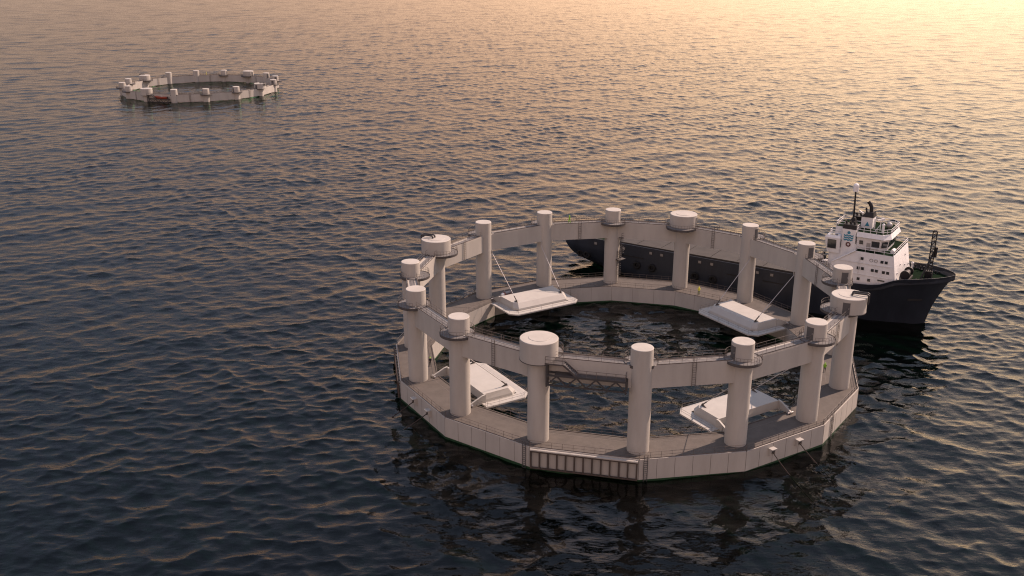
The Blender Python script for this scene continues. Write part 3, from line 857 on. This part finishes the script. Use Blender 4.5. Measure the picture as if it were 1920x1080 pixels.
# --- aft house and funnel casing
ah = MB()
ah.prism([(-21.4, -5.2), (-15.6, -5.2), (-15.6, 5.2), (-21.4, 5.2)], 8.0, 17.2, 'swhite')
aft = ah.build('aft_house', ship)
for sg in (-1, 1):
    ck = MB()
    y0, y1 = sg * 6.2, sg * 3.9
    lo = [(-21.7, y0 * .93, 14.7), (-19.0, y0 * .93, 14.7), (-19.0, y1, 14.7), (-21.7, y1, 14.7)]
    mid = [(-22.4, y0, 18.2), (-18.95, y0, 18.2), (-18.95, y1, 18.2), (-22.4, y1, 18.2)]
    tp = [(-22.0, y0 * .95, 18.7), (-19.2, y0 * .95, 18.7), (-19.2, y1, 18.7), (-22.0, y1, 18.7)]
    if sg > 0: lo, mid, tp = lo[::-1], mid[::-1], tp[::-1]
    ck.hexa(lo, mid, 'swhite'); ck.hexa([(x, y, z + .0004) for x, y, z in mid], tp, 'swhite')
    cb = ck.build('control_cab', ship)
    if sg < 0:
        nrm = Vector((0, -3.1, -.434)).normalized()
        c = Vector((-20.7, -6.05, 16.75)); Zv = Vector((0, -.434, 3.5)).normalized()
        window(cb, c + Vector((0, -.02, 0)), 1.9, 2.1, (1, 0, 0), Zv)
        window(cb, (-18.93, -5.1, 16.9), 1.0, 1.8, (0, 1, 0), (.015, 0, 1))
        b = MB(); b.box((-20.6, -5.1, 18.72), (1.7, 1.2, .06), 'glass'); b.build('roof_window', cb)
    fc = MB()
    ya, yb = (sg * 5.25, sg * 3.2)
    lo = [(-18.9, ya), (-15.9, ya), (-15.9, yb), (-18.9, yb)]
    if sg > 0: lo = lo[::-1]
    fc.prism(lo, 12.0, 20.4, 'swhite')
    fc.hexa([(x, y, 20.4005) for x, y in lo], [(x * .985 - .25, y * .97, 21.4) for x, y in lo], 'black')
    for i in range(3): fc.tube((-18.3 + i * .9, sg * 4.2, 21.3), (-18.6 + i * .9, sg * 4.2, 22.0), .22, 'black', 10)
    cs = fc.build('funnel_casing', ship)
    if sg < 0:
        b = MB()
        Y0 = -5.28
        for j, (z, am, w) in enumerate(((18.95, .10, 2.1), (18.45, .10, 2.1), (17.95, .10, 2.0))):
            nseg = 12
            for i in range(nseg):
                xa, xb = -18.45 + w * i / nseg, -18.45 + w * (i + 1) / nseg
                wa, wb = am * math.cos(2 * math.pi * i / 4), am * math.cos(2 * math.pi * (i + 1) / 4)
                b.hexa([(xa, Y0, z + wa - .17), (xb, Y0, z + wb - .17), (xb, Y0 + .05, z + wb - .17), (xa, Y0 + .05, z + wa - .17)],
                       [(xa, Y0, z + wa + .17), (xb, Y0, z + wb + .17), (xb, Y0 + .05, z + wb + .17), (xa, Y0 + .05, z + wa + .17)], 'cyan')
        b.tube((-17.4, Y0, 19.62), (-17.4, Y0 + .05, 19.62), .36, 'cyan', 14)
        b.build('wave_emblem', cs)
        b = MB(); b.torus((-17.3, -5.33, 16.95), .42, .14, 'buoy', (1, 0, 0), (0, 0, 1), 18, 8); b.build('lifebuoy', cs)
# --- wheelhouse with chamfered front and flared visor
wh = MB()
plan = [(-15.6, -5.0), (-10.4, -5.0), (-9.1, -3.3), (-9.1, 3.3), (-10.4, 5.0), (-15.6, 5.0)]
def grow(pl, k): return [(x + (k if x > -11 else 0), y + (k if y > 0 else -k)) for x, y in pl]
wh.hexa([(x, y, 16.16) for x, y in grow(plan, -.25)], [(x, y, 18.9) for x, y in grow(plan, .1)], 'swhite')
wh.hexa([(x, y, 18.9004) for x, y in grow(plan, .1)], [(x, y, 19.15) for x, y in grow(plan, .75)], 'swhite')
wh.hexa([(x, y, 19.1504) for x, y in grow(plan, .75)], [(x, y, 20.15) for x, y in grow(plan, .35)], 'swhite')
wheel = wh.build('wheelhouse', ship)
for s, w in ((-11.5, 1.7), (-13.6, .0)):
    if w: window(wheel, (s, -4.98, 17.75), w, 1.35, (1, 0, 0), (0, -.128, 1))
window(wheel, (-14.6, -4.98, 17.8), .8, .9, (1, 0, 0), (0, -.128, 1))
ch = Vector((1.3, 1.7, 0)).normalized()
window(wheel, (-9.72, -4.2, 17.75), 1.5, 1.35, ch, (.1, -.078, 1))
for y in (-2.2, 0, 2.2): window(wheel, (-9.06, y, 17.75), 1.8, 1.35, (0, 1, 0), (.128, 0, 1))
b = MB(); b.box((-11.4, -5.2, 16.9), (1.7, .35, .1), 'swhite'); b.build('window_ledge', wheel)
b = MB(); b.box((-13.0, -4.92, 17.3), (.85, .1, 1.9), 'grey'); b.build('side_door', wheel)
b = MB(); b.prism([(x, y) for x, y in grow(plan, .2)], 20.154, 20.21, 'sgreen'); b.prism([(-21.0, -3.1), (-15.95, -3.1), (-15.95, 3.1), (-21.0, 3.1)], 17.2, 20.21, 'swhite'); b.prism([(-20.95, -3.05), (-15.9, -3.05), (-15.9, 3.05), (-20.95, 3.05)], 20.214, 20.26, 'sgreen'); b.build('roof_deck', wheel)
b = MB()
rp = [(x, y, 20.15) for x, y in grow(plan, .3)]
b.railing(rp, 1.15, 1.4, .055, 'swhite', toe=False); b.build('roof_railing', wheel); b = MB()
b.railing([(-15.8, -3.0, 20.2), (-15.8, -5.2, 20.2)], 1.15, 1.4, .05, 'swhite', toe=False); b.build('roof_railing', wheel); b = MB()
b.railing([(-19.0, -3.0, 20.2), (-20.9, -3.0, 20.2), (-20.9, 3.0, 20.2), (-19.0, 3.0, 20.2)], 1.15, 1.3, .055, 'swhite', toe=False); b.build('roof_railing', wheel); b = MB()
b.railing([(-19.0, -5.6, 18.8), (-21.4, -5.6, 18.8), (-21.4, -4.0, 18.8)], 1.1, 1.2, .05, 'swhite', toe=False)
b.build('roof_railing', wheel)
# second funnel on the roof
f2 = MB()
f2.prism([(-16.1, -1.0), (-13.6, -1.0), (-13.6, 1.6), (-16.1, 1.6)], 20.2, 22.6, 'swhite')
f2.hexa([(-16.2, -1.1, 22.6005), (-13.5, -1.1, 22.6005), (-13.5, 1.7, 22.6005), (-16.2, 1.7, 22.6005)], [(-15.4, -.7, 23.6), (-13.7, -.7, 23.8), (-13.7, 1.3, 23.8), (-15.4, 1.3, 23.6)], 'black')
fun = f2.build('funnel', ship)
b = MB(); b.pline([(-14.4, .2, 23.5), (-14.5, .2, 24.8), (-14.9, .2, 25.5), (-15.3, .2, 25.9)], .42, 'black', 12)
for p in ((-14.5, .2, 24.8), (-14.9, .2, 25.5)): b.sphere(p, .42, 'black', 12, 8)
b.tube((-15.3, -.3, 23.5), (-15.5, -.3, 24.6), .2, 'black', 8); b.build('exhaust_pipe', fun)
b = MB(); b.hexa([(-15.2, -1.06, 20.6), (-14.2, -1.06, 20.6), (-14.7, -1.06, 21.6)], [(-15.2, -1.0, 20.6), (-14.2, -1.0, 20.6), (-14.7, -1.0, 21.6)], 'cyan'); b.build('small_emblem', fun)
b = MB(); b.tube((-13.2, -.6, 20.2), (-13.2, -.6, 22.4), .16, 'swhite', 8); b.build('vent_post', fun)
# mast
mm = MB()
mm.tube((-18.05, 0, 20.2), (-18.3, 0, 28.2), .24, 'black', 12, .17)
mm.hexa([(-18.9, -.9, 20.2), (-17.2, -.9, 20.2), (-17.2, .9, 20.2), (-18.9, .9, 20.2)], [(-18.4, -.4, 21.9), (-17.7, -.4, 21.9), (-17.7, .4, 21.9), (-18.4, .4, 21.9)], 'black')
mast = mm.build('mast', ship)
for z, w in ((23.6, 1.3), (24.6, .9), (25.5, .8), (26.4, 1.0), (27.3, .8)):
    b = MB(); b.beam((-18.2, -w, z), (-18.2, w, z), .09, .09, 'black'); b.beam((-18.2 - w * .6, 0, z + .2), (-18.2 + w * .8, 0, z + .2), .08, .08, 'black'); b.build('mast_spreader', mast)
b = MB(); b.tube((-18.3, 0, 27.9), (-18.3, 0, 29.1), .62, 'swhite', 16); b.sphere((-18.3, 0, 29.1), .62, 'swhite', 16, 10); b.build('radome', mast)
b = MB(); b.beam((-18.1, 0, 23.0), (-16.6, 0, 23.0), .14, .14, 'black'); b.box((-16.5, 0, 23.35), (.25, 2.2, .25), 'swhite', (Vector((.8, .6, 0)), Vector((-.6, .8, 0)), Vector((0, 0, 1)))); b.build('radar_scanner', mast)
# roof fittings
b = MB(); b.tube((-10.6, -3.6, 20.2), (-10.6, -3.6, 21.9), .28, 'swhite', 12); b.sphere((-10.6, -3.6, 22.0), .36, 'swhite', 12, 8); b.build('compass_stand', wheel)
b = MB(); b.tube((-11.6, -2.0, 20.2), (-11.6, -2.0, 22.6), .1, 'swhite', 8); b.beam((-12.2, -2.4, 22.5), (-10.9, -1.6, 23.0), .35, .3, 'swhite'); b.tube((-12.4, -3.0, 20.2), (-11.6, -2.0, 21.6), .06, 'swhite', 6); b.build('searchlight', wheel)
b = MB(); b.sphere((-10.4, 1.2, 20.9), .7, 'grey', 14, 8); b.tube((-10.4, 1.2, 20.2), (-10.4, 1.2, 20.8), .3, 'grey', 10); b.build('satellite_dome', wheel)
b = MB()
for (x, y) in ((-20.6, -2.6), (-20.8, 2.4), (-16.5, 4.8), (-13, 5.2)): b.tube((x, y, 20.2), (x, y, 23.2), .035, 'swhite', 5)
b.build('whip_antenna', wheel)
# aft deck machinery on the starboard quarter of the house
b = MB()
for x, y, z, w in ((-22.4, -5.2, 13.2, .9), (-22.9, -6.0, 12.3, .7), (-22.2, -6.0, 14.4, .5)): b.box((x, y, z), (w, w, w), 'black')
b.box((-22.6, -5.8, 11.5), (2.2, 1.6, .12), 'dark'); b.railing([(-21.5, -6.6, 11.55), (-23.7, -6.6, 11.55), (-23.7, -5.0, 11.55)], 1.1, .9, .05, 'swhite', toe=False); b.build('side_platform', aft)
b = MB(); b.torus((-24.6, -4.6, 10.6), .95, .28, 'grey', (1, 0, 0), (0, .3, .95), 20, 8); b.box((-24.6, -4.4, 9.1), (2.4, 1.4, 1.6), 'dark'); b.build('deck_reel', aft)
b = MB()
for x, y, w, h_ in ((-26.5, -5.2, 1.6, 1.2), (-27.5, 1.5, 2.4, 1.8), (-24.5, 2.5, 2.0, 2.4), (-29, -3.5, 1.4, .9)): b.box((x, y, 7.7 + h_ / 2), (w, w * .8, h_), 'grey')
b.build('deck_machinery', aft)
# foredeck: crane, winch, bitts
cr = MB()
p0, p1 = Vector((-.5, -.1, 12.0)), Vector((-.45, 0, 21.4))
Xa, Ya = Vector((1, 0, 0)), Vector((0, 1, 0)); w = .52
for sx in (-1, 1):
    for sy_ in (-1, 1):
        o_ = Xa * sx * w * .8 + Ya * sy_ * w * .5
        cr.tube(p0 + o_, p1 + o_, .085, 'black', 6)
N = 12
for i in range(N + 1):
    c = p0.lerp(p1, i / N)
    for sy_ in (-1, 1):
        cr.tube(c + Xa * w * .8 + Ya * sy_ * w * .5, c - Xa * w * .8 + Ya * sy_ * w * .5, .06 if i % 3 else .13, 'black', 5)
    for sx in (-1, 1):
        cr.tube(c + Xa * sx * w * .8 + Ya * w * .5, c + Xa * sx * w * .8 - Ya * w * .5, .05, 'black', 5)
    if i < N:
        d_ = p0.lerp(p1, (i + 1) / N); s_ = 1 if i % 2 else -1
        for sy_ in (-1, 1): cr.tube(c + Xa * s_ * w * .8 + Ya * sy_ * w * .5, d_ - Xa * s_ * w * .8 + Ya * sy_ * w * .5, .05, 'black', 5)
crane = cr.build('foredeck_crane', ship)
b = MB(); b.prism([(-1.3, -.8), (.2, -.8), (.2, .6), (-1.3, .6)], 10.4, 12.0, 'black'); b.tube((-.6, -.1, 10.2), (-.6, -.1, 12.3), .8, 'black', 14); b.build('crane_pedestal', crane)
b = MB(); b.tube((-1.6, -2.8, 11.0), (-.2, .2, 16.5), .2, 'black', 8); b.tube((.2, .1, 15.6), (.3, .1, 17.8), .28, 'black', 8); b.build('luffing_strut', crane)
wb = MB()
wb.tube((-4.6, -4.6, 11.7), (-4.6, -3.9, 11.7), 1.05, 'black', 20); wb.tube((-4.6, -3.9, 11.7), (-4.6, -1.0, 11.7), .55, 'dark', 14); wb.tube((-4.6, -1.0, 11.7), (-4.6, -.6, 11.7), 1.0, 'black', 20)
wb.box((-4.6, -2.6, 10.6), (1.8, 4.2, .5), 'dark'); wb.build('anchor_winch', ship)
b = MB()
for x, y in ((-3.0, 5.2), (.6, 3.4), (1.2, -2.6), (-1.8, -4.9), (-5.0, 6.0)):
    b.box((x, y, 10.75), (1.3, .5, .12), 'black')
    for d_ in (-.35, .35): b.tube((x + d_, y, 10.7), (x + d_, y, 11.5), .17, 'black', 10)
b.build('mooring_bitts', ship)
b = MB(); b.tube((-5.2, 5.4, 10.5), (-5.2, 5.4, 11.7), .22, 'swhite', 10); b.sphere((-5.2, 5.4, 11.8), .34, 'swhite', 10, 6); b.build('deck_ventilator', ship)
tag(ship, 'navy blue supply ship with white deckhouse moored behind the near pen', 'ship')
